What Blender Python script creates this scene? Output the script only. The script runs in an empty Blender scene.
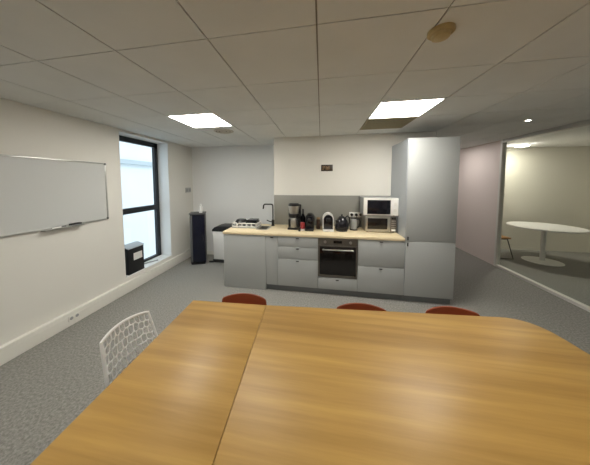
import bpy, bmesh, math, random
from mathutils import Matrix, Vector
random.seed(7)
PI = math.pi
S = bpy.context.scene
COL = S.collection

# ------------------------------------------------------------------ materials
def new_mat(name):
    m = bpy.data.materials.new(name); m.use_nodes = True
    nt = m.node_tree; b = nt.nodes['Principled BSDF']
    return m, nt, b
def mat(name, col, rough=0.5, metal=0.0, bump=0.0, bscale=200.0, var=0.0, vscale=8.0, coat=0.0, spec=0.5):
    m, nt, b = new_mat(name)
    b.inputs['Base Color'].default_value = (*col, 1); b.inputs['Roughness'].default_value = rough
    b.inputs['Metallic'].default_value = metal; b.inputs['Coat Weight'].default_value = coat
    b.inputs['Specular IOR Level'].default_value = spec
    tc = nt.nodes.new('ShaderNodeTexCoord')
    if var > 0:
        n = nt.nodes.new('ShaderNodeTexNoise'); n.inputs['Scale'].default_value = vscale; n.inputs['Detail'].default_value = 4
        r = nt.nodes.new('ShaderNodeValToRGB')
        r.color_ramp.elements[0].position = 0.3; r.color_ramp.elements[1].position = 0.7
        r.color_ramp.elements[0].color = (*[c * (1 - var) for c in col], 1)
        r.color_ramp.elements[1].color = (*[min(1, c * (1 + var)) for c in col], 1)
        nt.links.new(tc.outputs['Object'], n.inputs['Vector']); nt.links.new(n.outputs['Fac'], r.inputs['Fac'])
        nt.links.new(r.outputs['Color'], b.inputs['Base Color'])
    if bump > 0:
        n = nt.nodes.new('ShaderNodeTexNoise'); n.inputs['Scale'].default_value = bscale
        bp = nt.nodes.new('ShaderNodeBump'); bp.inputs['Strength'].default_value = bump; bp.inputs['Distance'].default_value = 0.002
        nt.links.new(tc.outputs['Object'], n.inputs['Vector']); nt.links.new(n.outputs['Fac'], bp.inputs['Height'])
        nt.links.new(bp.outputs['Normal'], b.inputs['Normal'])
    return m
def emis(name, col, s):
    m, nt, b = new_mat(name)
    b.inputs['Base Color'].default_value = (0.8, 0.8, 0.8, 1)
    b.inputs['Emission Color'].default_value = (*col, 1); b.inputs['Emission Strength'].default_value = s
    return m
def glass(name, tint=(0.96, 0.98, 0.97)):
    m, nt, b = new_mat(name)
    nt.nodes.remove(b); out = nt.nodes['Material Output']
    t = nt.nodes.new('ShaderNodeBsdfTransparent'); t.inputs['Color'].default_value = (*tint, 1)
    g = nt.nodes.new('ShaderNodeBsdfGlossy'); g.inputs['Roughness'].default_value = 0.02
    lw = nt.nodes.new('ShaderNodeLayerWeight')
    pw = nt.nodes.new('ShaderNodeMath'); pw.operation = 'POWER'; pw.inputs[1].default_value = 5.0
    f = nt.nodes.new('ShaderNodeMath'); f.operation = 'MULTIPLY_ADD'; f.inputs[1].default_value = 0.5; f.inputs[2].default_value = 0.03
    nt.links.new(lw.outputs['Facing'], pw.inputs[0]); nt.links.new(pw.outputs[0], f.inputs[0])
    mx = nt.nodes.new('ShaderNodeMixShader')
    nt.links.new(f.outputs[0], mx.inputs[0]); nt.links.new(t.outputs[0], mx.inputs[1]); nt.links.new(g.outputs[0], mx.inputs[2])
    nt.links.new(mx.outputs[0], out.inputs['Surface'])
    return m
def wood(name, c1, c2, rough=0.38, axis=0, sc=1.0):
    m, nt, b = new_mat(name)
    tc = nt.nodes.new('ShaderNodeTexCoord'); mp = nt.nodes.new('ShaderNodeMapping')
    s = [22.0 * sc] * 3; s[axis] = 1.1 * sc
    mp.inputs['Scale'].default_value = s
    n = nt.nodes.new('ShaderNodeTexNoise'); n.inputs['Scale'].default_value = 1.0; n.inputs['Detail'].default_value = 6; n.inputs['Roughness'].default_value = 0.6
    mp2 = nt.nodes.new('ShaderNodeMapping'); s2 = [5.0 * sc] * 3; s2[axis] = 0.35 * sc
    mp2.inputs['Scale'].default_value = s2
    n2 = nt.nodes.new('ShaderNodeTexNoise'); n2.inputs['Scale'].default_value = 1.0; n2.inputs['Detail'].default_value = 3
    mth = nt.nodes.new('ShaderNodeMath'); mth.operation = 'ADD'
    mh = nt.nodes.new('ShaderNodeMath'); mh.operation = 'MULTIPLY'; mh.inputs[1].default_value = 0.5
    r = nt.nodes.new('ShaderNodeValToRGB')
    r.color_ramp.elements[0].position = 0.36; r.color_ramp.elements[1].position = 0.64
    r.color_ramp.elements[0].color = (*c1, 1); r.color_ramp.elements[1].color = (*c2, 1)
    L = nt.links.new
    L(tc.outputs['Object'], mp.inputs['Vector']); L(tc.outputs['Object'], mp2.inputs['Vector'])
    L(mp.outputs[0], n.inputs['Vector']); L(mp2.outputs[0], n2.inputs['Vector'])
    L(n.outputs['Fac'], mth.inputs[0]); L(n2.outputs['Fac'], mth.inputs[1]); L(mth.outputs[0], mh.inputs[0])
    L(mh.outputs[0], r.inputs['Fac']); L(r.outputs['Color'], b.inputs['Base Color'])
    b.inputs['Roughness'].default_value = rough
    return m
def carpet(name, c1, c2):
    m, nt, b = new_mat(name); L = nt.links.new
    tc = nt.nodes.new('ShaderNodeTexCoord')
    n = nt.nodes.new('ShaderNodeTexNoise'); n.inputs['Scale'].default_value = 55; n.inputs['Detail'].default_value = 6; n.inputs['Roughness'].default_value = 0.7
    n2 = nt.nodes.new('ShaderNodeTexNoise'); n2.inputs['Scale'].default_value = 400; n2.inputs['Detail'].default_value = 2
    r = nt.nodes.new('ShaderNodeValToRGB')
    r.color_ramp.elements[0].position = 0.3; r.color_ramp.elements[1].position = 0.7
    r.color_ramp.elements[0].color = (*c1, 1); r.color_ramp.elements[1].color = (*c2, 1)
    bp = nt.nodes.new('ShaderNodeBump'); bp.inputs['Strength'].default_value = 0.6; bp.inputs['Distance'].default_value = 0.004
    L(tc.outputs['Object'], n.inputs['Vector']); L(tc.outputs['Object'], n2.inputs['Vector'])
    L(n.outputs['Fac'], r.inputs['Fac']); L(r.outputs['Color'], b.inputs['Base Color'])
    L(n2.outputs['Fac'], bp.inputs['Height']); L(bp.outputs['Normal'], b.inputs['Normal'])
    b.inputs['Roughness'].default_value = 0.95; b.inputs['Specular IOR Level'].default_value = 0.15
    return m

M = dict(
    wall=mat('cream_wall_paint', (0.80, 0.78, 0.725), 0.75, bump=0.08),
    wall_white=mat('white_wall_paint', (0.86, 0.86, 0.85), 0.75, bump=0.08),
    wall_pink_lit=mat('white_wall_pink_light', (0.80, 0.71, 0.68), 0.75, bump=0.08),  # white wall; the pinkish lighting on it is put into the base colour
    wall_yellow=mat('pale_yellow_wall_paint', (0.83, 0.80, 0.70), 0.75, bump=0.08),
    tile=mat('ceiling_tile', (0.72, 0.725, 0.705), 0.9, bump=0.25, bscale=300, var=0.03, vscale=3),
    grid=mat('ceiling_grid', (0.27, 0.25, 0.22), 0.7),
    roof=mat('roof_slab', (0.3, 0.3, 0.3), 0.9),
    carpet=carpet('grey_carpet', (0.175, 0.17, 0.157), (0.43, 0.418, 0.39)),
    trunk=mat('white_trunking', (0.86, 0.84, 0.78), 0.45),
    black_frame=mat('black_window_frame', (0.012, 0.014, 0.018), 0.4),
    sill=mat('white_sill', (0.85, 0.86, 0.86), 0.4),
    glass=glass('clear_glass'),
    alu=mat('brushed_aluminium', (0.55, 0.55, 0.53), 0.35, metal=0.8),
    alu_light=mat('pale_aluminium', (0.80, 0.78, 0.74), 0.4, metal=0.1),
    board=mat('whiteboard_enamel', (0.62, 0.63, 0.62), 0.25),
    plastic_grey=mat('grey_plastic', (0.12, 0.12, 0.12), 0.5),
    plastic_mid=mat('mid_grey_plastic', (0.35, 0.36, 0.36), 0.5),
    white_pl=mat('white_plastic', (0.85, 0.84, 0.82), 0.35),
    black_pl=mat('black_plastic', (0.012, 0.012, 0.013), 0.4),
    black_gl=mat('black_gloss', (0.008, 0.008, 0.012), 0.12),
    navy_gl=mat('dark_navy_gloss', (0.006, 0.008, 0.022), 0.2),
    lid_grey=mat('grey_lid_sky_reflection', (0.42, 0.47, 0.52), 0.35),  # grey lid with the blue of reflected sky mixed into its colour
    front=mat('grey_cabinet_front', (0.425, 0.44, 0.435), 0.55),
    carcass=mat('grey_cabinet_carcass', (0.33, 0.35, 0.36), 0.5),
    side=mat('blue_grey_side_panel', (0.36, 0.39, 0.42), 0.4),
    handle=mat('dark_handle', (0.03, 0.03, 0.028), 0.35, metal=0.5),
    plinth=mat('dark_grey_plinth', (0.17, 0.18, 0.185), 0.5),
    worktop=wood('pale_wood_worktop', (0.74, 0.60, 0.37), (0.84, 0.72, 0.50), 0.4),
    splash=mat('grey_splashback', (0.265, 0.26, 0.235), 0.4, var=0.03),
    steel=mat('stainless_steel', (0.52, 0.50, 0.46), 0.3, metal=0.9),
    steel_dark=mat('dark_steel', (0.20, 0.18, 0.155), 0.35, metal=0.7),
    oven_glass=mat('oven_glass', (0.010, 0.008, 0.007), 0.10),
    red=mat('red_plastic', (0.30, 0.03, 0.035), 0.4),
    brown=mat('dark_brown_glass', (0.06, 0.03, 0.02), 0.25),
    plaque=mat('dark_brown_plaque', (0.035, 0.020, 0.010), 0.4),
    gilt=mat('dull_gold', (0.30, 0.19, 0.09), 0.4, metal=0.3),
    table=wood('honey_oak_table', (0.33, 0.178, 0.038), (0.54, 0.325, 0.088), 0.42),
    table_edge=wood('honey_oak_edge', (0.33, 0.17, 0.05), (0.42, 0.23, 0.07), 0.5),
    leg=mat('white_metal_leg', (0.7, 0.7, 0.7), 0.4, metal=0.2),
    chrome=mat('chrome', (0.7, 0.7, 0.7), 0.15, metal=1.0),
    rust=mat('rust_red_plastic', (0.30, 0.058, 0.018), 0.5),
    chair_white=mat('white_chair_plastic', (0.82, 0.82, 0.81), 0.4),
    grille=mat('olive_brown_grille', (0.33, 0.29, 0.18), 0.7),
    vent=mat('vent_beige', (0.52, 0.48, 0.41), 0.6),
    detector=mat('aged_cream_plastic', (0.50, 0.39, 0.19), 0.5),
    seat_wood=wood('chair_plywood', (0.35, 0.17, 0.05), (0.48, 0.26, 0.09), 0.4),
    leg_dark=mat('dark_metal_leg', (0.06, 0.06, 0.06), 0.4, metal=0.5),
    panel_rear_added=emis('added_rear_panel_diffuser', (1.0, 0.965, 0.88), 6.0),
    panel_passage_added=emis('added_passage_diffuser', (1.0, 0.95, 0.90), 4.2),
    panel=emis('light_panel_diffuser', (1.0, 0.965, 0.88), 11.0),
    spot=emis('downlight_diffuser', (1.0, 0.93, 0.80), 25.0),
    far_panel=emis('far_room_diffuser', (1.0, 0.95, 0.82), 60.0),
    facade=mat('white_facade', (0.80, 0.82, 0.83), 0.8, var=0.03, vscale=0.7),
    ledge=mat('grey_facade_ledge', (0.50, 0.55, 0.58), 0.8),
    paving=mat('pale_paving', (0.5, 0.5, 0.5), 0.9),
)

# ------------------------------------------------------------------ mesh helpers
class MB:
    def __init__(s): s.bm = bmesh.new()
    def _merge(s, b):
        me = bpy.data.meshes.new('t'); b.to_mesh(me); b.free(); s.bm.from_mesh(me); bpy.data.meshes.remove(me)
    def box(s, x0, x1, y0, y1, z0, z1, bev=0.0, seg=2, rot=None, c=None):
        b = bmesh.new(); bmesh.ops.create_cube(b, size=1)
        bmesh.ops.scale(b, vec=(x1 - x0, y1 - y0, z1 - z0), verts=b.verts)
        if bev > 0: bmesh.ops.bevel(b, geom=b.edges[:], offset=bev, segments=seg, affect='EDGES', profile=0.5)
        if rot is not None: bmesh.ops.rotate(b, matrix=rot, verts=b.verts)
        bmesh.ops.translate(b, vec=((x0 + x1) / 2, (y0 + y1) / 2, (z0 + z1) / 2), verts=b.verts)
        s._merge(b); return s
    def lathe(s, prof, c=(0, 0, 0), n=32, sx=1.0, sy=1.0, rot=None):
        b = bmesh.new(); rings = []
        for r, z in prof:
            if r < 1e-6: rings.append([b.verts.new((0, 0, z))])
            else: rings.append([b.verts.new((r * math.cos(2 * PI * k / n) * sx, r * math.sin(2 * PI * k / n) * sy, z)) for k in range(n)])
        for a, d in zip(rings, rings[1:]):
            for k in range(n):
                k2 = (k + 1) % n
                if len(a) == 1 and len(d) == 1: continue
                if len(a) == 1: b.faces.new((a[0], d[k2], d[k]))
                elif len(d) == 1: b.faces.new((a[k], a[k2], d[0]))
                else: b.faces.new((a[k], a[k2], d[k2], d[k]))
        bmesh.ops.recalc_face_normals(b, faces=b.faces)
        if rot is not None: bmesh.ops.rotate(b, matrix=rot, verts=b.verts)
        bmesh.ops.translate(b, vec=c, verts=b.verts)
        s._merge(b); return s
    def cyl(s, c, r, h, n=24, axis='z', r2=None):
        r2 = r if r2 is None else r2
        rot = None
        if axis == 'x': rot = Matrix.Rotation(PI / 2, 3, 'Y')
        if axis == 'y': rot = Matrix.Rotation(-PI / 2, 3, 'X')
        return s.lathe([(0, 0), (r, 0), (r2, h), (0, h)], c, n, rot=rot)
    def tube(s, pts, r, n=10, closed=False):
        pts = [Vector(p) for p in pts]; b = bmesh.new(); rings = []; N = len(pts)
        prev = None
        for i, p in enumerate(pts):
            if closed: t = pts[(i + 1) % N] - pts[i - 1]
            else: t = pts[min(i + 1, N - 1)] - pts[max(i - 1, 0)]
            t.normalize()
            if prev is None:
                u = t.orthogonal().normalized()
            else:
                u = (prev - t * prev.dot(t))
                u = u.normalized() if u.length > 1e-6 else t.orthogonal().normalized()
            prev = u; v = t.cross(u)
            rr = r[i] if isinstance(r, (list, tuple)) else r
            rings.append([b.verts.new(p + (u * math.cos(2 * PI * k / n) + v * math.sin(2 * PI * k / n)) * rr) for k in range(n)])
        for i in range(N if closed else N - 1):
            a, d = rings[i], rings[(i + 1) % N]
            for k in range(n): b.faces.new((a[k], a[(k + 1) % n], d[(k + 1) % n], d[k]))
        if not closed:
            b.faces.new(rings[0][::-1]); b.faces.new(rings[-1])
        bmesh.ops.recalc_face_normals(b, faces=b.faces)
        s._merge(b); return s
    def prism(s, poly, d0, d1, axis='z', bev=0.0):
        # poly: 2-D outline; axis 'z': (x,y) extruded z; axis 'y': (x,z) extruded y; axis 'x': (y,z) extruded x
        b = bmesh.new()
        def P(a, c, d):
            return {'z': (a, c, d), 'y': (a, d, c), 'x': (d, a, c)}[axis]
        v0 = [b.verts.new(P(a, c, d0)) for a, c in poly]; v1 = [b.verts.new(P(a, c, d1)) for a, c in poly]
        n = len(poly); b.faces.new(v0); b.faces.new(v1[::-1])
        for k in range(n): b.faces.new((v0[k], v0[(k + 1) % n], v1[(k + 1) % n], v1[k]))
        bmesh.ops.recalc_face_normals(b, faces=b.faces)
        if bev > 0:
            es = [e for e in b.edges if len(e.link_faces) == 2 and e.calc_face_angle(0) > 0.6]
            bmesh.ops.bevel(b, geom=es, offset=bev, segments=2, affect='EDGES', profile=0.5)
        s._merge(b); return s
    def build(s, name, m, parent=None, smooth=True, loc=None):
        me = bpy.data.meshes.new(name)
        s.bm.normal_update()
        for e in s.bm.edges:
            if len(e.link_faces) == 2 and e.calc_face_angle(0) > 0.55: e.smooth = False
        for f in s.bm.faces: f.smooth = smooth
        s.bm.to_mesh(me); s.bm.free()
        o = bpy.data.objects.new(name, me); COL.objects.link(o); me.materials.append(m)
        if parent: o.parent = parent
        if loc: o.location = loc
        return o

def tag(o, label=None, cat=None, group=None, kind=None):
    if label: o['label'] = label
    if cat: o['category'] = cat
    if group: o['group'] = group
    if kind: o['kind'] = kind
    return o
def thing(name, label, cat, loc=(0, 0, 0), rz=0.0, group=None):
    o = bpy.data.objects.new(name, None); COL.objects.link(o); o.empty_display_size = 0.1
    o.location = loc; o.rotation_euler = (0, 0, rz)
    return tag(o, label, cat, group)
def struct(name, mb, m, parent=None, smooth=False):
    o = mb.build(name, m, parent, smooth)
    if not parent: o['kind'] = 'structure'
    return o
def copy_thing(root, loc, rz, label, group=None):
    r = root.copy(); COL.objects.link(r); r.location = loc; r.rotation_euler = (0, 0, rz); r['label'] = label
    if group: r['group'] = group
    for ch in list(root.children):
        c = ch.copy(); COL.objects.link(c); c.parent = r
        for g in list(ch.children):
            d = g.copy(); COL.objects.link(d); d.parent = c
    return r

# ------------------------------------------------------------------ dimensions (metres; camera stands above the origin)
XL, XR = -2.95, 3.42            # left wall, right wall
YK, YB = 3.92, 4.65             # kitchen wall, recessed back wall
YF = 3.24                       # cabinet fronts
HC = 2.483
Y0, Y1 = -3.0, 7.5
WT = 0.907                      # worktop height
OX, OY = -0.029, 1.7715         # ceiling grid origin

# ------------------------------------------------------------------ setting
struct('floor', MB().box(XL - .3, 6.3, Y0 - .2, Y1 + .2, -.1, 0), M['carpet'])
w = MB()
w.box(XL - .30, XL, Y0, 2.80, 0, HC).box(XL - .30, XL, 3.85, YB + .2, 0, HC)
w.box(XL - .30, XL, 2.80, 3.85, 0, .215).box(XL - .30, XL, 2.80, 3.85, 2.445, HC)
struct('wall_left', w, M['wall'])
struct('wall_back', MB().box(XL, -.853, YB, YB + .2, 0, HC), M['wall_white'])
struct('wall_kitchen', MB().box(-.853, 1.80, YK, Y1, 0, HC), M['wall'])
struct('wall_corridor', MB().box(1.80, XR, Y1, Y1 + .2, 0, HC), M['wall'])
w = MB().box(XR, XR + .10, 4.97, Y1, 0, HC).box(XR, XR + .10, Y0, 1.5, 0, HC)
struct('wall_right', w, M['wall_pink_lit'])
struct('wall_front', MB().box(XL, XR, Y0 - .2, Y0, 0, HC), M['wall'])
w = MB().box(XR + .10, 6.2, 6.25, 6.4, 0, HC).box(6.2, 6.3, Y0, 6.4, 0, HC).box(XR + .1, 6.2, Y0 - .2, Y0, 0, HC)
struct('wall_meeting_room', w, M['wall_yellow'])

# ceiling: boards with narrow open joints under a dark grid
lights = [(-3, 1), (1, 1), (-3, -3), (1, -3), (4, 6)]
skip = set(lights) | {(1, 2)}
t = MB()
for i in range(-6, 7):
    for j in range(-9, 11):
        if (i, j) in skip: continue
        gx, gy = .0045, .0030
        x0, x1 = max(OX + .6 * i + gx, XL), min(OX + .6 * i + .6 - gx, XR + .05)
        y0, y1 = max(OY + .6 * j + gy, Y0), min(OY + .6 * j + .6 - gy, Y1)
        if x1 - x0 < .02 or y1 - y0 < .02: continue
        t.box(x0, x1, y0, y1, HC, HC + .012)
ceil = struct('ceiling', t, M['tile'])
MB().box(XL - .3, XR + .1, Y0 - .2, Y1 + .2, HC + .008, HC + .02).build('grid_backing', M['grid'], ceil)
MB().box(XL - .3, XR + .1, Y0 - .2, Y1 + .2, HC + .06, HC + .16).build('roof_slab', M['roof'], ceil)
struct('ceiling_meeting_room', MB().box(XR + .05, 6.3, Y0 - .2, 6.4, HC, HC + .16), M['wall_white'])

# trunking along the foot of the left wall
bb = MB().box(XL, XL + .05, Y0, YB, 0, .165, .006)
bb.box(XL + .05, XL + .053, Y0, YB, .045, .12, .001)
struct('baseboard_left', bb, M['trunk'])
struct('baseboard_back', MB().box(XL + .05, -.853, YB - .015, YB, 0, .09, .003), M['trunk'])

# window in the left wall
win = bpy.data.objects.new('window_1', None); COL.objects.link(win); win['kind'] = 'structure'; win.location = (-3.18, 3.325, .215)
def L(mb, name, m, parent=win): return mb.build(name, m, parent, False)
f = MB()
hy = .525
f.box(-.06, 0, -hy, -hy + .085, 0, 2.23, .004).box(-.06, 0, hy - .085, hy, 0, 2.23, .004)
f.box(-.06, 0, -hy, hy, 2.145, 2.23, .004).box(-.06, 0, -hy, hy, 0, .05, .004)
L(f, 'window_frame', M['black_frame'])
L(MB().box(-.06, .012, -hy + .085, hy - .085, .945, 1.04, .004), 'transom', M['black_frame'])
L(MB().box(-.035, -.029, -hy + .08, hy - .08, 1.03, 2.15), 'pane', M['glass'])
L(MB().box(-.035, -.029, -hy + .08, hy - .08, .045, .955), 'pane', M['glass'])
L(MB().box(0, .23, -hy, hy, 0, .012, .003), 'window_sill', M['sill'])
L(MB().box(0, .225, hy - .006, hy, .012, 2.23), 'reveal_lining', M['sill'])
L(MB().box(0, .225, -hy, -hy + .006, .012, 2.23), 'reveal_lining', M['sill'])
# outside: the pale facade across the yard with its ledge, and the yard
struct('wall_outside', MB().box(-9.3, -9.0, -4, 22, -3.5, 9), M['facade'])
struct('trim_outside', MB().box(-9.0, -8.8, -4, 22, 2.55, 2.75, .01), M['ledge'])
struct('ground_outside', MB().box(-9.0, XL - .3, -4, 22, -3.6, -3.5), M['paving'])

# glazed partition to the meeting room
gp = bpy.data.objects.new('window_2', None); COL.objects.link(gp); gp['kind'] = 'structure'; gp.location = (XR, 3.25, 0)
a, b_ = -1.75, 1.72
L(MB().box(-.01, .06, b_ - .05, b_, 0, HC, .003), 'frame_post', M['alu_light'], gp)
L(MB().box(-.01, .06, a, a + .05, 0, HC, .003), 'frame_post', M['alu_light'], gp)
L(MB().box(-.01, .06, -.35, -.30, .045, HC - .06, .003), 'frame_post', M['alu_light'], gp)
L(MB().box(-.01, .06, a + .05, b_ - .05, 0, .045, .003), 'bottom_rail', M['alu_light'], gp)
L(MB().box(-.01, .06, a + .05, b_ - .05, HC - .06, HC, .003), 'top_rail', M['alu'], gp)
L(MB().box(.02, .03, -.30, b_ - .05, .04, HC - .055), 'pane', M['glass'], gp)
L(MB().box(.02, .03, a + .05, -.35, .04, HC - .055), 'pane', M['glass'], gp)

# ------------------------------------------------------------------ ceiling fittings
def ceiling_light(i, j, label, dm='panel'):
    t = thing('ceiling_light', label, 'ceiling light', (OX + .6 * i + .3, OY + .6 * j + .3, HC), group=None)
    fr = MB()
    for sx in (-1, 1):
        fr.box(min(sx * .297, sx * .282), max(sx * .297, sx * .282), -.297, .297, -.006, .006, .002)
        fr.box(-.282, .282, min(sx * .297, sx * .282), max(sx * .297, sx * .282), -.006, .006, .002)
    fr.build('frame', M['white_pl'], t)
    MB().box(-.284, .284, -.284, .284, -.002, .005).build('diffuser', M[dm], t)
    return t
ceiling_light(-3, 1, 'glowing square ceiling light panel on the window side, above the bin corner')
ceiling_light(1, 1, 'glowing square ceiling light panel next to the olive brown grille tile')
ceiling_light(-3, -3, 'added unseen square light panel behind the viewer on the window side', 'panel_rear_added')  # out of view, added to lift the room's brightness
ceiling_light(1, -3, 'added unseen square light panel behind the viewer on the partition side', 'panel_rear_added')  # second unseen panel, added for the same brightening

ceiling_light(4, 6, 'added unseen square light panel over the passage behind the tall cabinet', 'panel_passage_added')  # hidden panel added to brighten the right wall beyond the tall cabinet

t = thing('ceiling_grille', 'dull olive brown square grille tile in the ceiling beside a light panel', 'ceiling vent', (OX + .9, OY + 1.5, HC))
fr = MB()
for s in (-1, 1):
    fr.box(min(s * .297, s * .275), max(s * .297, s * .275), -.297, .297, -.003, .006, .002)
    fr.box(-.275, .275, min(s * .297, s * .275), max(s * .297, s * .275), -.003, .006, .002)
fr.build('frame', M['grille'], t)
MB().box(-.276, .276, -.276, .276, .003, .007).build('backing', M['grille'], t)
sl = MB()
for k in range(22): sl.box(-.274, .274, -.268 + k * .0255 - .007, -.268 + k * .0255 + .007, -.001, .0035)
sl.build('slats', M['grille'], t)

t = thing('ceiling_diffuser', 'round ringed air diffuser in the ceiling beyond the window side light panel', 'ceiling vent', (-1.50, 3.24, HC))
d = MB()
d.lathe([(.135, 0), (.15, -.002), (.15, -.008), (.125, -.014), (.11, -.006), (.11, 0)], n=40)
d.build('outer_ring', M['vent'], t)
MB().lathe([(.10, 0), (.10, -.006), (.078, -.016), (.066, -.006), (.066, 0)], n=40).build('inner_ring', M['vent'], t)
MB().lathe([(0, 0), (.05, 0), (.05, -.012), (.03, -.02), (0, -.021)], n=32).build('centre_cone', M['vent'], t)
MB().lathe([(0, -.001), (.135, -.001), (.135, 0), (0, 0)], n=40).build('throat', M['grid'], t)

t = thing('smoke_detector', 'small yellowed round smoke detector on the near ceiling tiles', 'smoke detector', (.615, 1.335, HC))
MB().lathe([(0, 0), (.062, 0), (.062, -.014), (.055, -.02), (0, -.02)], n=32).build('base', M['detector'], t)
MB().lathe([(0, -.02), (.045, -.02), (.04, -.038), (.02, -.046), (0, -.046)], n=32).build('sensor_head', M['detector'], t)

t = thing('downlight', 'small bright round downlight in the ceiling near the glass partition', 'downlight', (2.66, 3.45, HC))
MB().lathe([(.026, 0), (.042, 0), (.042, -.006), (.026, -.004)], n=28).build('trim_ring', M['white_pl'], t)
MB().lathe([(0, 0), (.026, 0), (.026, -.003), (0, -.003)], n=28).build('lamp', M['spot'], t)

# ------------------------------------------------------------------ left wall: whiteboard, outlet, switch
Yr, Yl = 2.56, 1.36
t = thing('whiteboard', 'wall-hung whiteboard with aluminium frame and a pen tray', 'whiteboard', (XL, (Yr + Yl) / 2, 1.18))
hw, hh = (Yr - Yl) / 2, .775
MB().box(.004, .016, -hw + .01, hw - .01, .01, hh - .01).build('writing_surface', M['board'], t)
fr = MB()
fr.box(0, .022, -hw + .02, hw - .02, 0, .018, .003).box(0, .022, -hw + .02, hw - .02, hh - .018, hh, .003)
fr.box(0, .022, -hw, -hw + .018, .02, hh - .02, .003).box(0, .022, hw - .018, hw, .02, hh - .02, .003)
fr.build('frame', M['alu'], t)
for sy in (-1, 1):
    for z in (0, hh - .028):
        MB().box(0, .025, min(sy * hw, sy * (hw - .028)), max(sy * hw, sy * (hw - .028)), z, z + .028, .006).build('corner_cap', M['plastic_grey'], t)
tr = MB().box(.0, .068, -.15, .24, -.010, -.004, .002).box(.064, .068, -.15, .24, -.010, .006, .001)
tr.build('pen_tray', M['alu'], t)
yc = (Yr + Yl) / 2
def marker(y, x, col, label, rz):
    t = thing('marker_pen', label, 'marker pen', (XL + x, y, 1.18 - .004), rz, 'markers on the whiteboard tray')
    MB().cyl((0, -.06, .009), .009, .085, 14, 'y').build('barrel', M['white_pl'], t)
    MB().cyl((0, .025, .009), .0095, .04, 14, 'y').build('cap', col, t)
marker(yc + .00, .036, M['black_pl'], 'black-capped marker lying on the whiteboard tray beside the felt eraser', .06)
marker(yc - .02, .052, M['plastic_grey'], 'grey-capped marker lying at the front lip of the whiteboard tray', -.05)
t = thing('board_eraser', 'dark felt whiteboard eraser on the pen tray', 'eraser', (XL + .0492, yc + .155, 1.176))
MB().box(-.024, .024, -.055, .055, 0, .014, .002).build('felt_pad', M['plastic_mid'], t)
MB().box(-.024, .024, -.057, .057, .014, .032, .006).build('grip', M['black_pl'], t)

t = thing('power_outlet', 'small double power outlet set in the white trunking below the whiteboard', 'power outlet', (XL + .053, 2.03, .06))
MB().box(0, .009, -.06, .06, 0, .065, .003).build('face_plate', M['trunk'], t)
for y in (-.03, .03):
    MB().lathe([(0, 0), (.018, 0), (.018, .003), (0, .003)], (.0085, y, .033), 20, rot=Matrix.Rotation(PI / 2, 3, 'Y')).build('socket_hole', M['plastic_mid'], t)

t = thing('light_switch', 'grey double light switch on the left wall by the far corner', 'light switch', (XL, 4.46, 1.46))
MB().box(0, .012, -.10, .10, 0, .11, .003).build('plate', M['alu'], t)
for y in (-.05, .05): MB().box(.012, .017, y - .036, y + .036, .02, .09, .003).build('rocker', M['plastic_mid'], t)

# black box on the window sill
t = thing('sill_box', 'black upright box with pale label and grey lid in a painted sky tint on the window sill', 'box', (-3.02, 3.02, .227))
MB().prism([(-.06, 0), (.06, 0), (.06, .41), (-.06, .45)], -.15, .15, 'y', .004).build('body', M['black_pl'], t)
lid = MB().box(-.072, .076, -.158, .158, -.007, .007, .003, rot=Matrix.Rotation(math.atan2(.04, .12), 3, 'Y'))
lid.build('lid', M['lid_grey'], t, loc=(0, 0, .439))
MB().box(.06, .0625, -.055, .115, .21, .325).build('label_plate', M['white_pl'], t)
t = thing('handle_rod', 'dark rod with a black knob lying on the window sill beside the box', 'rod', (-3.05, 3.17, .227))
MB().tube([(-.08, .10, .012), (-.02, .24, .012), (.05, .36, .012)], .011, 10).build('rod', M['plastic_mid'], t)
MB().box(-.115, -.05, .04, .105, 0, .05, .01).build('knob', M['black_pl'], t)

# ------------------------------------------------------------------ corner: dark tower, bottle, bin
t = thing('tower_cabinet', 'tall slim glossy black cabinet standing in the far left corner', 'cabinet', (-2.515, 4.12, 0), .42)
hx, hd = .145, .13
MB().box(-hx, hx, -hd + .02, hd, .03, 1.04, .006).build('body', M['black_pl'], t)
MB().box(-hx - .01, hx + .01, -hd - .005, hd + .005, 1.04, 1.065, .004).build('top_panel', M['plastic_grey'], t)
dr = MB().box(-hx + .045, hx - .01, -hd, -hd + .022, .06, 1.02, .006).build('door', M['navy_gl'], t)
MB().box(hx - .05, hx - .035, -hd - .016, -hd, .5, .62, .004).build('handle', M['black_pl'], dr)
MB().box(-hx + .002, -hx + .045, -hd + .004, -hd + .02, .06, 1.02, .003).build('side_strip', M['plastic_grey'], t)
MB().box(-hx + .01, hx - .01, -hd + .03, hd - .01, 0, .03).build('base', M['black_pl'], t)
t = thing('spray_bottle', 'slim white bottle standing on the black corner cabinet', 'bottle', (-2.43, 4.09, 1.065))
MB().lathe([(0, 0), (.032, 0), (.034, .01), (.034, .125), (.024, .138), (.018, .145), (0, .145)], n=24).build('body', M['white_pl'], t)
MB().lathe([(0, .145), (.017, .145), (.017, .17), (.010, .178), (0, .178)], n=20).build('cap', M['white_pl'], t)

t = thing('waste_bin', 'white waste bin with dark domed lid at the end of the kitchen counter', 'bin', (-2.02, 4.36, 0))
MB().box(-.22, .22, -.17, .17, .0, .065, .01).build('base', M['black_pl'], t)
MB().prism([(-.205, .065), (.205, .065), (.215, .66), (-.215, .66)], -.165, .165, 'y', .012).build('body', M['white_pl'], t)
MB().prism([(-.23, .66), (.23, .66), (.222, .69), (.17, .75), (.08, .772), (-.08, .772), (-.17, .75), (-.225, .70)], -.175, .175, 'y', .008).build('lid', M['black_pl'], t)
MB().box(-.30, -.19, -.20, -.15, .005, .03, .008).build('pedal', M['black_pl'], t)

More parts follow.
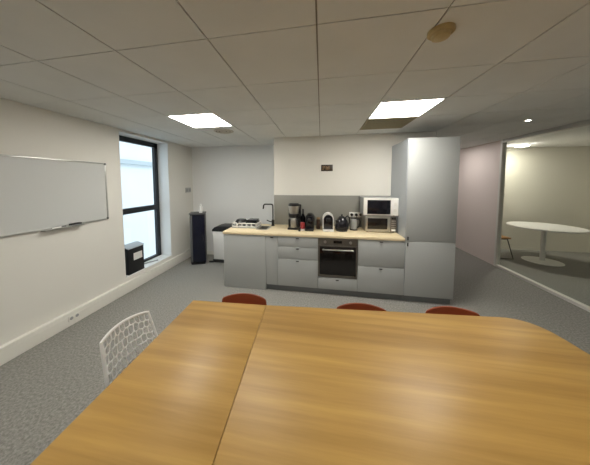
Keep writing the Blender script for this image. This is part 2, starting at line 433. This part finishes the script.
# ------------------------------------------------------------------ kitchen
ZB = .095     # underside of the fronts
ZT = .867     # underside of the worktop
def knob(mb, x, z, w=.045):
    mb.box(x - w / 2, x + w / 2, -.034, -.022, z - .012, z, .003)
    mb.box(x - .010, x + .010, -.024, -.014, z - .010, z - .002)
    return mb
def carcass(name, label, cat, x0, x1, z0=ZB, z1=ZT, yb=YK - .03, zl=None, zr=None):
    t = thing(name, label, cat, ((x0 + x1) / 2, YF, 0)); h = (x1 - x0) / 2 - .0005
    d = yb - YF; c = MB()
    c.box(-h, -h + .018, .001, d, z0, zl or z1).box(h - .018, h, .001, d, z0, zr or z1)
    c.box(-h + .018, h - .018, .001, d, z0, z0 + .018).box(-h + .018, h - .018, d - .01, d, z0 + .018, z1)
    c.build('carcass', M['carcass'], t, False)
    return t, h
def front(t, name, h, z0, z1, handle=True, hx=0.0, g=.0022):
    f = MB().box(-h + g, h - g, -.019, 0, z0 + g, z1 - g, .0018).build(name, M['front'], t)
    if handle: knob(MB(), hx, z1 - .018).build('handle', M['handle'], f)
    return f
XA, XB, XC, XD, XE, XF, XG = -1.53, -.835, -.647, -.042, .526, 1.145, 1.765
t, h = carcass('base_cabinet', 'grey base unit with plain full-height panel at the sink end, under the dish rack', 'cabinet', XA, XB, z0=.02, zr=.74)
MB().box(-h + .001, h - .001, -.019, 0, .004, ZT - .003, .0018).build('front_panel', M['front'], t)
MB().box(-h + .03, h - .03, .04, .06, 0, .02).build('foot_rail', M['plinth'], t)
t, h = carcass('slim_cabinet', 'narrow grey pull-out kitchen cabinet between plain end panel and drawers', 'cabinet', XB, XC)
front(t, 'door', h, ZB, ZT - .002, hx=.0)
t, h = carcass('drawer_cabinet', 'grey kitchen drawer unit with three drawers left of the oven', 'cabinet', XC, XD)
front(t, 'drawer', h, .705, ZT - .002); front(t, 'drawer', h, .517, .705); front(t, 'drawer', h, ZB, .517)
t, h = carcass('oven_cabinet', 'grey oven housing with a single low drawer under the oven', 'cabinet', XD, XE)
front(t, 'drawer', h, ZB, .268)
MB().box(-h + .018, h - .018, .001, .55, .262, .277).build('shelf', M['carcass'], t)
t = thing('built_in_oven', 'built-in steel oven with black glass door between the kitchen drawers', 'oven', ((XD + XE) / 2, YF, .277))
oh = (XE - XD) / 2 - .021
MB().box(-oh, oh, .002, .50, 0, .575).build('body', M['steel_dark'], t)
oh = (XE - XD) / 2 - .004
MB().box(-oh, oh, -.018, -.001, .483, .583, .003).build('control_panel', M['steel_dark'], t)
dr = MB().box(-oh, oh, -.020, -.001, .004, .479, .003).build('door', M['steel_dark'], t)
MB().box(-oh + .022, oh - .022, -.0235, -.019, .04, .465, .001).build('door_glass', M['oven_glass'], dr)
hd = MB().tube([(-oh + .06, -.058, .425), (oh - .06, -.058, .425)], .009, 12)
for s in (-1, 1): hd.tube([(s * (oh - .08), -.058, .425), (s * (oh - .08), -.022, .425)], .007, 8)
hd.build('handle', M['steel'], dr)
for x in (-.18, .18): MB().cyl((x, -.036, .533), .019, .018, 20, 'y').build('knob', M['steel'], t)
MB().box(-.06, .06, -.0195, -.017, .515, .553).build('display', M['oven_glass'], t)
t, h = carcass('drawer_cabinet', 'grey kitchen drawer unit with two deep drawers under the microwaves', 'cabinet', XE, XF)
front(t, 'drawer', h, .478, ZT - .002); front(t, 'drawer', h, ZB, .478)

# tall unit
t = thing('tall_cabinet', 'tall grey cupboard almost to the ceiling at the end of the counter', 'cabinet', ((XF + XG) / 2, YF, 0))
h = (XG - XF) / 2 - .001; d = YK - .005 - YF; zt = 2.267
c = MB().box(-h, -h + .019, 0, d, ZB, zt).box(h - .019, h, 0, d, ZB, zt)
c.build('side_panel', M['side'], t)
c = MB().box(-h + .019, h - .019, .001, d - .012, ZB, ZB + .018).box(-h + .019, h - .019, .001, d - .012, zt - .018, zt)
c.box(-h + .019, h - .019, d - .012, d, ZB, zt).box(-h + .019, h - .019, .001, d - .012, .86, .878)
c.build('carcass', M['carcass'], t)
f = MB().box(-h + .008, h, -.019, -.001, .871, zt, .0018).build('door', M['front'], t)
MB().box(-h + .022, -h + .036, -.036, -.019, .885, .935, .004).build('handle', M['handle'], f)
f = MB().box(-h + .008, h, -.019, -.001, ZB, .867, .0018).build('door', M['front'], t)
MB().box(-h + .022, -h + .036, -.036, -.019, .80, .85, .004).build('handle', M['handle'], f)

t = thing('kitchen_plinth', 'dark recessed plinth strip under the grey kitchen cabinets', 'plinth', (XB, YF + .03, 0))
MB().box(.0, XF - XB - .002, 0, .016, 0, ZB - .001).build('long_strip', M['plinth'], t)
MB().box(XF - XB + .002, XG - XB - .01, 0, .016, 0, ZB - .001).build('short_strip', M['plinth'], t)

# worktop with sink cut-out
hx0, hx1, hy0, hy1 = -1.035, -.875, 3.45, 3.72
wk = MB()
wk.box(XA - .01, hx0, YF - .03, YK, ZT, WT, .004).box(hx1, XF - .002, YF - .03, YK, ZT, WT, .004)
wk.box(hx0 - .01, hx1 + .01, YF - .03, hy0, ZT, WT, .004).box(hx0 - .01, hx1 + .01, hy1, YK, ZT, WT, .004)
tag(wk.build('worktop', M['worktop']), 'long pale wood kitchen worktop over the grey cabinets', 'worktop')
tag(MB().box(-.851, XF - .002, YK - .012, YK - .001, WT, 1.45, .002).build('splashback', M['splash']), 'grey splashback panel on the wall behind the coffee machines', 'splashback')

t = thing('kitchen_sink', 'small stainless sink bowl set in the worktop under the black tap', 'sink', ((hx0 + hx1) / 2, (hy0 + hy1) / 2, WT))
a, c_ = (hx1 - hx0) / 2, (hy1 - hy0) / 2
r = MB()
r.box(-a - .02, a + .012, -c_ - .02, -c_ + .008, 0, .004).box(-a - .02, a + .02, c_ - .008, c_ + .02, 0, .004)
r.box(-a - .02, -a + .008, -c_, c_, 0, .004).box(a - .008, a + .02, -c_, c_, 0, .004)
r.build('rim', M['steel'], t)
bw = MB()
bw.box(-a + .003, -a + .006, -c_ + .003, c_ - .003, -.15, .002).box(a - .006, a - .003, -c_ + .003, c_ - .003, -.15, .002)
bw.box(-a + .003, a - .003, -c_ + .003, -c_ + .006, -.15, .002).box(-a + .003, a - .003, c_ - .006, c_ - .003, -.15, .002)
bw.box(-a + .003, a - .003, -c_ + .003, c_ - .003, -.153, -.15)
bw.build('bowl', M['steel'], t)
MB().cyl((0, 0, -.15), .03, .004, 20).build('drain', M['chrome'], t)

t = thing('kitchen_tap', 'black swan-neck kitchen tap at the back of the worktop', 'tap', (-.845, 3.78, WT))
MB().lathe([(0, 0), (.03, 0), (.03, .012), (.024, .02), (.024, .10), (.016, .11), (0, .11)], n=24).build('base', M['black_pl'], t)
pts = [(0, 0, .10), (0, 0, .34)] + [(-.03 + .03 * math.cos(k * PI / 12), 0, .355 + .03 * math.sin(k * PI / 12)) for k in range(0, 7)]
pts += [(-.10, 0, .385)] + [(-.135 - .035 * math.sin(k * PI / 12), 0, .35 + .035 * math.cos(k * PI / 12)) for k in range(0, 7)] + [(-.178, 0, .30)]
MB().tube(pts, .0125, 12).build('spout', M['black_pl'], t)
MB().tube([(0, -.02, .07), (-.05, -.05, .085), (-.10, -.06, .11)], .008, 10).build('lever', M['black_pl'], t)

t = thing('dish_rack', 'white slotted dish rack on the sink end of the worktop', 'dish rack', (-1.285, 3.64, WT))
rx, ry = .225, .14
r = MB().box(-rx, rx, -ry, ry, 0, .016, .004)
r.build('drip_tray', M['plastic_mid'], t)
r = MB()
for z0, z1 in ((.016, .034), (.072, .088)):
    r.box(-rx + .005, rx - .005, -ry + .004, -ry + .014, z0, z1, .003).box(-rx + .005, rx - .005, ry - .014, ry - .004, z0, z1, .003)
    r.box(-rx + .005, -rx + .015, -ry + .012, ry - .012, z0, z1, .003).box(rx - .015, rx - .005, -ry + .012, ry - .012, z0, z1, .003)
for k in range(6):
    x = -rx + .012 + k * (2 * rx - .024) / 5
    for y in (-ry + .009, ry - .009): r.box(x - .012, x + .012, y - .005, y + .005, .03, .076)
for k in range(4):
    y = -ry + .012 + k * (2 * ry - .024) / 3
    for x in (-rx + .010, rx - .010): r.box(x - .005, x + .005, y - .008, y + .008, .03, .076)
for k in range(9): r.tube([(-rx + .01, -ry + .03 + k * .0275, .080), (rx - .01, -ry + .03 + k * .0275, .080)], .003, 6)
r.build('basket', M['white_pl'], t)
t = thing('frying_pan', 'dark pan lying upside down on the left half of the dish rack', 'pan', (-1.383, 3.64, WT + .0835))
MB().lathe([(0, .045), (.075, .045), (.088, .035), (.108, .002), (.104, .0), (.083, .032), (.07, .040), (0, .040)], n=32).build('bowl', M['black_pl'], t)
MB().box(-.01, .01, -.20, -.10, .008, .02, .004).build('handle', M['plastic_grey'], t)
t = thing('baking_dish', 'black oblong baking dish upside down on the right half of the dish rack', 'dish', (-1.173, 3.64, WT + .0835))
MB().prism([(-.095, 0), (.095, 0), (.08, .05), (-.08, .05)], -.10, .10, 'y', .008).build('dish', M['black_gl'], t)
MB().box(-.098, .098, -.115, .115, 0, .008, .003).build('rim', M['black_pl'], t)

# coffee maker
t = thing('coffee_maker', 'tall black filter coffee maker with steel jug and steel top', 'coffee maker', (-.445, 3.62, WT))
MB().box(-.095, .095, -.12, .13, 0, .03, .008).build('base', M['black_pl'], t)
MB().box(-.08, .11, .06, .13, .03, .40, .012).build('column', M['black_pl'], t)
MB().lathe([(0, .205), (.088, .205), (.092, .225), (.092, .255), (0, .255)], (0, -.02, 0), 32).build('filter_ring', M['black_pl'], t)
MB().lathe([(0, .255), (.072, .255), (.092, .37), (.092, .385), (0, .385)], (0, -.02, 0), 32).build('steel_funnel', M['steel'], t)
MB().lathe([(0, .385), (.094, .385), (.092, .41), (.07, .43), (0, .435)], (0, -.02, 0), 32).build('lid', M['black_pl'], t)
jg = MB().lathe([(0, .03), (.070, .03), (.078, .045), (.078, .12), (.062, .175), (.058, .19), (0, .19)], (0, -.035, 0), 32).build('jug', M['steel'], t)
MB().lathe([(0, .19), (.06, .19), (.055, .204), (0, .204)], (0, -.035, 0), 28).build('lid', M['black_pl'], jg)
MB().tube([(.055, -.06, .175), (.10, -.085, .17), (.112, -.09, .12), (.10, -.085, .07), (.07, -.06, .06)], .010, 10).build('handle', M['black_pl'], jg)
for s in (-1, 1): MB().box(s * .066 - .017, s * .066 + .017, -.108, -.07, .045, .17, .006).build('jug_cover', M['black_pl'], jg)

t = thing('red_tin', 'small red tin with pale foot beside the black capsule machine', 'tin', (-.292, 3.50, WT))
MB().lathe([(0, 0), (.036, 0), (.036, .03), (0, .03)], n=24).build('foot', M['white_pl'], t)
MB().lathe([(0, .03), (.037, .03), (.037, .125), (.033, .13), (0, .13)], n=24).build('body', M['red'], t)
t = thing('pepper_mill', 'short black jar in front of the filter coffee maker foot', 'jar', (-.335, 3.42, WT))
MB().lathe([(0, 0), (.018, 0), (.02, .04), (.016, .05), (.018, .065), (0, .07)], n=18).build('body', M['black_pl'], t)
t = thing('dark_bottle', 'slim dark bottle behind the small red tin', 'bottle', (-.30, 3.68, WT))
MB().lathe([(0, 0), (.034, 0), (.036, .01), (.036, .19), (.014, .25), (.013, .30), (0, .30)], n=24).build('body', M['black_gl'], t)
MB().lathe([(0, .30), (.016, .30), (.016, .325), (0, .325)], n=18).build('cap', M['black_pl'], t)

def arch(w, h, n=14):
    r = w / 2; p = [(-r, 0), (r, 0), (r, h - r)]
    for k in range(1, n): p.append((r * math.cos(k * PI / n), h - r + r * math.sin(k * PI / n)))
    p.append((-r, h - r)); return p
def capsule(label, x, y, shell, w, h, base_mat):
    t = thing('capsule_machine', label, 'coffee machine', (x, y, WT))
    MB().prism(arch(w, h), -.06, .15, 'y', .008).build('shell', shell, t)
    MB().prism([(a, b + .012) for a, b in arch(w - .034, h - .03)], -.075, -.055, 'y', .004).build('front_plate', M['black_gl'], t)
    MB().box(-w / 2 + .005, w / 2 - .005, -.16, -.06, 0, .028, .008).build('drip_tray', base_mat, t)
    MB().box(-.03, .03, -.125, -.07, h * .56, h * .76, .010).build('coffee_spout', M['black_pl'], t)
    MB().box(-.035, .035, -.10, -.02, h + .0, h + .014, .005).build('lever', shell, t)
    return t
capsule('all-black arched capsule coffee machine beside the red tin', -.182, 3.60, M['black_pl'], .145, .255, M['black_pl'])
capsule('white arched capsule coffee machine with black face and white foot', .115, 3.60, M['white_pl'], .178, .272, M['white_pl'])
t = thing('brown_jar', 'small brown jar beside the white capsule machine', 'jar', (-.045, 3.66, WT))
MB().lathe([(0, 0), (.032, 0), (.034, .01), (.034, .14), (.025, .16), (0, .16)], n=24).build('body', M['brown'], t)
MB().lathe([(0, .16), (.028, .16), (.028, .19), (0, .19)], n=24).build('lid', M['gilt'], t)

t = thing('electric_kettle', 'round black electric kettle on the worktop beside the white capsule machine', 'kettle', (.327, 3.57, WT))
MB().lathe([(0, 0), (.088, 0), (.09, .018), (0, .02)], n=32).build('power_base', M['black_pl'], t)
MB().lathe([(0, .02), (.095, .022), (.106, .05), (.104, .09), (.09, .15), (.066, .20), (.05, .215), (0, .22)], n=36).build('body', M['black_gl'], t)
MB().lathe([(0, .215), (.045, .215), (.04, .23), (.014, .236), (.012, .25), (.016, .262), (0, .266)], n=24).build('lid', M['black_pl'], t)
MB().tube([(.05, .02, .20), (.09, .04, .235), (.125, .055, .20), (.128, .056, .13), (.10, .045, .07)], .011, 10).build('handle', M['black_pl'], t)
MB().tube([(-.07, -.05, .13), (-.085, -.065, .16), (-.092, -.072, .175)], [.022, .016, .012], 12).build('spout', M['black_gl'], t)

t = thing('glass_jug', 'grey translucent jug with black foot and lid beside the stacked microwaves', 'jug', (.518, 3.655, WT))
MB().lathe([(0, 0), (.055, 0), (.058, .02), (0, .022)], n=28).build('foot', M['black_pl'], t)
MB().lathe([(0, .022), (.05, .022), (.055, .05), (.052, .15), (.045, .185), (0, .185)], n=28).build('body', M['plastic_mid'], t)
MB().lathe([(0, .185), (.047, .185), (.04, .20), (0, .203)], n=28).build('lid', M['black_pl'], t)
MB().tube([(.045, -.01, .18), (.085, -.015, .185), (.098, -.016, .14), (.085, -.015, .06), (.05, -.01, .04)], .012, 10).build('handle', M['black_pl'], t)

t = thing('wall_socket', 'white multiple wall socket on the grey splashback beside the microwaves', 'wall socket', (.595, YK - .012, 1.08))
MB().box(-.115, .115, -.012, 0, 0, .085, .004).build('plate', M['white_pl'], t)
for x in (-.075, 0, .075):
    MB().lathe([(0, 0), (.024, 0), (.024, .003), (0, .003)], (x, -.0115, .0425), 20, rot=Matrix.Rotation(PI / 2, 3, 'X')).build('socket_hole', M['plastic_grey'], t)
for x, lb in ((-.075, 'black plug with hanging cord in the kettle end of the wall socket'), (0, 'black plug with hanging cord in the middle of the wall socket')):
    t = thing('power_plug', lb, 'plug', (.595 + x, YK - .0265, 1.1225), group='plugs in the wall socket')
    MB().cyl((0, -.035, 0), .021, .035, 18, 'y').build('plug_body', M['black_pl'], t)
    MB().tube([(0, -.03, -.008), (0, -.045, -.04), (-.01, -.03, -.10), (-.02, -.02, -.16), (-.02, -.05, -.211)], .004, 8).build('cord', M['black_pl'], t)

# microwaves, one on the other
t = thing('microwave', 'steel microwave with dark door, lower of the two stacked ones', 'microwave', (.90, 3.52, WT))
MB().box(-.225, .225, .02, .34, .012, .256, .006).build('case', M['steel'], t)
for x in (-.19, .19):
    for y in (.05, .31): MB().cyl((x, y, 0), .014, .013, 12).build('foot', M['black_pl'], t)
dr = MB().box(-.225, .135, 0, .02, .014, .254, .005).build('door', M['steel'], t)
MB().box(-.19, .095, -.003, .003, .055, .222, .001).build('door_window', M['oven_glass'], dr)
cp = MB().box(.138, .225, 0, .02, .014, .254, .005).build('control_panel', M['steel_dark'], t)
MB().box(.152, .211, -.003, .002, .208, .24, .001).build('display', M['oven_glass'], cp)
for r_ in range(4):
    for c in range(3): MB().box(.153 + c * .021, .169 + c * .021, -.004, .002, .075 + r_ * .033, .093 + r_ * .033, .002).build('button', M['steel'], cp)
MB().box(.152, .211, -.005, .002, .03, .06, .003).build('button', M['white_pl'], cp)
t = thing('microwave', 'white microwave with black door and dials, upper of the two stacked ones', 'microwave', (.895, 3.52, WT + .256))
MB().box(-.25, .25, .02, .345, .010, .278, .006).build('case', M['plastic_mid'], t)
for x in (-.20, .20):
    for y in (.05, .31): MB().cyl((x, y, 0), .014, .011, 12).build('foot', M['black_pl'], t)
dr = MB().box(-.25, .148, 0, .02, .012, .276, .005).build('door', M['alu_light'], t)
MB().box(-.195, .138, -.003, .003, .030, .245, .001).build('door_window', M['black_gl'], dr)
cp = MB().box(.150, .25, 0, .02, .012, .276, .005).build('control_panel', M['white_pl'], t)
for z in (.095, .185): MB().cyl((.20, -.016, z), .024, .017, 22, 'y').build('dial', M['alu_light'], cp)

# plaque on the wall above
t = thing('wall_plaque', 'small dark brown plaque on the cream wall above the splashback', 'plaque', (.095, YK, 1.93))
MB().box(-.10, .10, -.012, 0, -.055, .055, .003).build('plate', M['plaque'], t)
g = MB()
for (x0, x1, z0, z1) in ((-.08, -.03, .02, .028), (-.08, -.055, -.03, -.015), (-.075, -.035, -.004, .006), (-.02, -.008, -.035, .03), (.005, .018, -.035, .02), (.028, .040, -.03, .03)):
    g.box(x0, x1, -.0145, -.011, z0, z1, .001)
g.build('relief', M['gilt'], t)

# ------------------------------------------------------------------ tables
ZTB = .74
def rounded(poly, idx, r, n=8):
    out = []
    N = len(poly)
    for k, p in enumerate(poly):
        if k != idx: out.append(p); continue
        p = Vector(p); a = (Vector(poly[k - 1]) - p).normalized(); b = (Vector(poly[(k + 1) % N]) - p).normalized()
        p0, p1 = p + a * r, p + b * r
        for i in range(n + 1):
            u = i / n; q = p0 * (1 - u) ** 2 + p * 2 * u * (1 - u) + p1 * u * u; out.append((q.x, q.y))
    return out
def table(label, poly, legs, ri=None):
    cx = sum(p[0] for p in poly) / len(poly); cy = sum(p[1] for p in poly) / len(poly)
    t = thing('meeting_table', label, 'table', (cx, cy, 0))
    pl = [(x - cx, y - cy) for x, y in poly]
    full = rounded(pl, *ri) if ri else pl
    MB().prism(full, ZTB - .025, ZTB, 'z', .0015).build('tabletop', M['table'], t)
    for x, y in legs:
        MB().box(x - cx - .025, x - cx + .025, y - cy - .025, y - cy + .025, 0, ZTB - .025, .004).build('leg', M['leg'], t)
    xs = [x for x, y in legs]; ys = [y for x, y in legs]
    x0, x1, y0, y1 = min(xs) - cx + .03, max(xs) - cx - .03, min(ys) - cy + .03, max(ys) - cy - .03
    for y in (y0, y1): MB().box(x0, x1, y - .02, y + .02, ZTB - .065, ZTB - .0255).build('rail', M['leg'], t)
    return t
table('narrow honey oak table section on the window side of the seam',
      [(-.945, .15), (-.326, .15), (-.4135, 1.583), (-1.008, 1.55)], [(-.88, .25), (-.39, .25), (-.44, 1.25), (-.94, 1.30)])
table('wide honey oak table section with rounded far corner beside the seam',
      [(-.323, .15), (1.55, .15), (1.43, 1.735), (-.4105, 1.583)], [(-.25, .25), (1.42, .25), (1.36, 1.2), (-.32, 1.2)], (2, .20))

# ------------------------------------------------------------------ rust red shell chairs (local: front = -Y, back at +Y)
def shell_mesh(W=.42):
    b = bmesh.new()
    prof = [(-.22, .43, .36), (-.20, .445, .40), (-.10, .44, .43), (.02, .432, .43), (.10, .438, .42), (.155, .46, .41), (.19, .51, .40), (.205, .58, .395), (.215, .66, .39), (.220, .715, .38), (.222, .740, .370), (.222, .748, .335)]
    n = 12; rows = []
    for k, (y, z, w) in enumerate(prof):
        row = []
        for i in range(n + 1):
            u = i / n * 2 - 1
            lift = .035 * u * u if k < 6 else 0
            bow = -.05 * u * u if k >= 6 else -.008 * u * u * (k > 3)
            zz = z
            if k >= 10: zz = z - .012 * abs(u) ** 3
            row.append(b.verts.new((u * w / 2, y + bow, zz + lift)))
        rows.append(row)
    for a, c in zip(rows, rows[1:]):
        for i in range(n): b.faces.new((a[i], a[i + 1], c[i + 1], c[i]))
    bmesh.ops.recalc_face_normals(b, faces=b.faces)
    r = bmesh.ops.solidify(b, geom=b.faces[:], thickness=.012)
    return b
def red_chair(label, loc, rz):
    t = thing('shell_chair', label, 'chair', loc, rz, 'rust red shell chairs along the far table edge')
    m = MB(); m.bm.free(); m.bm = shell_mesh()
    o = m.build('seat_shell', M['rust'], t)
    sd = o.modifiers.new('smooth', 'SUBSURF'); sd.levels = 1; sd.render_levels = 2
    for sx in (-1, 1):
        MB().tube([(sx * .12, -.13, .432), (sx * .19, -.20, 0)], .010, 10).build('leg', M['chrome'], t)
        MB().tube([(sx * .12, .10, .425), (sx * .19, .21, 0)], .010, 10).build('leg', M['chrome'], t)
    MB().tube([(-.12, -.13, .428), (.12, -.13, .428), (.12, .10, .422), (-.12, .10, .422)], .009, 8, True).build('under_frame', M['chrome'], t)
    return t
G = 'rust red shell chairs along the far table edge'
rc = red_chair('rust red shell chair behind the far table edge, by the table seam', (-.605, 1.50, 0), .10)
copy_thing(rc, (.315, 1.51, 0), .05, 'rust red shell chair behind the far table edge, in front of the oven and drawers', G)
copy_thing(rc, (.965, 1.575, 0), .06, 'rust red shell chair behind the far table edge, nearest the rounded table corner', G)

# ------------------------------------------------------------------ white openwork chair (local: faces +Y)
def lattice(W, rows, cols, fn, seed):
    """brick-like cells with jittered corners, mapped onto the chair by fn(u,v); returned as a bmesh of cells"""
    rnd = random.Random(seed); b = bmesh.new(); V = {}
    def vert(i, j):      # i along the width in half cells, j row line
        if (i, j) not in V:
            u = i / (2 * cols); v = j / rows
            if 0 < u < 1: u += rnd.uniform(-.014, .014) + .012 * math.sin(j * 1.3)
            if 0 < v < 1: v += rnd.uniform(-.022, .022)
            V[(i, j)] = b.verts.new(fn(u, v))
        return V[(i, j)]
    for j in range(rows):
        off = j % 2; edges = list(range(off, 2 * cols + 1, 2))
        if edges[0] != 0: edges = [0] + edges
        if edges[-1] != 2 * cols: edges.append(2 * cols)
        for a, c in zip(edges, edges[1:]):
            low = [vert(i, j) for i in range(a, c + 1)]; top = [vert(i, j + 1) for i in range(c, a - 1, -1)]
            b.faces.new(low + top)
    return b
def back_fn(u, v):       # v: 0 bottom of back, 1 top
    s = u * 2 - 1
    hw = .178 - .035 * v
    z = .47 + v * .375 + .02 * (1 - s * s) * v
    y = -.18 - .105 * v + .03 * s * s
    return (s * hw, y, z)
def seat_fn(u, v):       # v: 0 rear, 1 front
    s = u * 2 - 1
    hw = .175 + .02 * math.sin(v * PI)
    y = -.195 + v * .42 + .03 * s * s * (1 - v)
    z = .47 - .03 * math.sin(min(1, v * 1.15) * PI) * 1.0 + .012 * s * s - .02 * max(0, v - .85) / .15
    return (s * hw, y, z)
t = thing('openwork_chair', 'white plastic chair with perforated openwork back at the narrow table section', 'chair', (-.868, 1.03, 0), -PI / 2 - .10)
for nm, fn, rows, cols, sd in (('backrest', back_fn, 9, 10, 3), ('seat', seat_fn, 10, 10, 5)):
    m = MB(); m.bm.free(); m.bm = lattice(.4, rows, cols, fn, sd)
    o = m.build(nm, M['chair_white'], t)
    wf = o.modifiers.new('strands', 'WIREFRAME'); wf.thickness = .0075; wf.use_even_offset = False; wf.use_boundary = True
    ss = o.modifiers.new('round', 'SUBSURF'); ss.levels = 1; ss.render_levels = 1
rim = [back_fn(0, k / 10) for k in range(0, 11)] + [back_fn(k / 12, 1) for k in range(1, 13)] + [back_fn(1, 1 - k / 10) for k in range(1, 11)]
MB().tube(rim, .0085, 10).build('back_rim', M['chair_white'], t)
rim = [seat_fn(0, k / 10) for k in range(0, 11)] + [seat_fn(k / 12, 1) for k in range(1, 13)] + [seat_fn(1, 1 - k / 10) for k in range(1, 11)] + [seat_fn(1 - k / 12, 0) for k in range(1, 12)]
MB().tube(rim, .0085, 10, True).build('seat_rim', M['chair_white'], t)
for sx in (-1, 1):
    MB().tube([(sx * .165, .16, .455), (sx * .18, .20, 0)], [.016, .011], 10).build('leg', M['chair_white'], t)
    MB().tube([(sx * .165, -.16, .46), (sx * .18, -.24, 0)], [.016, .011], 10).build('leg', M['chair_white'], t)

# ------------------------------------------------------------------ meeting room behind the glass
t = thing('round_table', 'white round pedestal table behind the glass partition', 'table', (4.60, 5.42, 0))
MB().lathe([(0, 0), (.30, 0), (.30, .008), (.05, .022), (0, .022)], n=40).build('base', M['white_pl'], t)
MB().cyl((0, 0, .02), .04, .70, 24).build('column', M['white_pl'], t)
MB().lathe([(0, .715), (.55, .715), (.56, .725), (.56, .738), (.555, .745), (0, .745)], n=56).build('tabletop', M['white_pl'], t)
t = thing('plywood_chair', 'wooden-seated chair on dark sled legs behind the glass partition', 'chair', (3.81, 5.60, 0), -PI / 2)
MB().box(-.20, .20, -.21, .20, .445, .478, .008).build('seat', M['seat_wood'], t)
MB().box(-.19, .19, -.245, -.23, .60, .82, .006).build('backrest', M['seat_wood'], t)
for sx in (-1, 1):
    MB().tube([(sx * .17, -.238, .70), (sx * .17, -.22, .436), (sx * .17, .15, .436), (sx * .18, .27, .012), (sx * .18, -.22, .012)], .011, 10).build('sled_leg', M['leg_dark'], t)
t = thing('ceiling_lamp', 'round glowing ceiling lamp in the room behind the glass partition', 'ceiling light', (4.33, 5.72, HC))
MB().lathe([(0, 0), (.12, 0), (.12, -.02), (.11, -.022), (0, -.022)], n=40).build('housing', M['white_pl'], t)
MB().lathe([(0, -.0215), (.105, -.0215), (.10, -.032), (0, -.036)], n=40).build('diffuser', M['far_panel'], t)

# ------------------------------------------------------------------ daylight
wd = bpy.data.worlds.new('World'); S.world = wd; wd.use_nodes = True
bg = wd.node_tree.nodes['Background']; bg.inputs['Color'].default_value = (0.72, 0.87, 1.0, 1); bg.inputs['Strength'].default_value = 0.72
sun = bpy.data.lights.new('sun', 'SUN'); sun.energy = 0.3; sun.angle = .3; sun.color = (1, .97, .93)
so = bpy.data.objects.new('sun', sun); COL.objects.link(so); so.rotation_euler = (0, math.radians(50), 0)

# ------------------------------------------------------------------ camera
F, CX, CY = 218.4566, 281.7514, 195.787
p, yw, ro = .0636747, .1788555, -.0036164
cy, sy, cp, sp = math.cos(yw), math.sin(yw), math.cos(p), math.sin(p)
fwd = Vector((-sy * cp, cy * cp, -sp)); right = Vector((cy, sy, 0)); up = right.cross(fwd)
cr, sr = math.cos(ro), math.sin(ro)
rx_, ux_ = right * cr + up * sr, up * cr - right * sr
cam = bpy.data.cameras.new('camera'); co = bpy.data.objects.new('camera', cam); COL.objects.link(co)
co.matrix_world = Matrix(((rx_.x, ux_.x, -fwd.x, 0), (rx_.y, ux_.y, -fwd.y, 0), (rx_.z, ux_.z, -fwd.z, 1.69), (0, 0, 0, 1)))
cam.sensor_fit = 'HORIZONTAL'; cam.sensor_width = 36; cam.lens = F / 590 * 36
cam.shift_x = (295 - CX) / 590; cam.shift_y = (CY - 232.5) / 590
cam.clip_start = .02
S.camera = co
vs = S.view_settings; vs.view_transform = 'Standard'; vs.look = 'None'; vs.gamma = 1.0; vs.exposure = 1.38; vs.use_curve_mapping = False
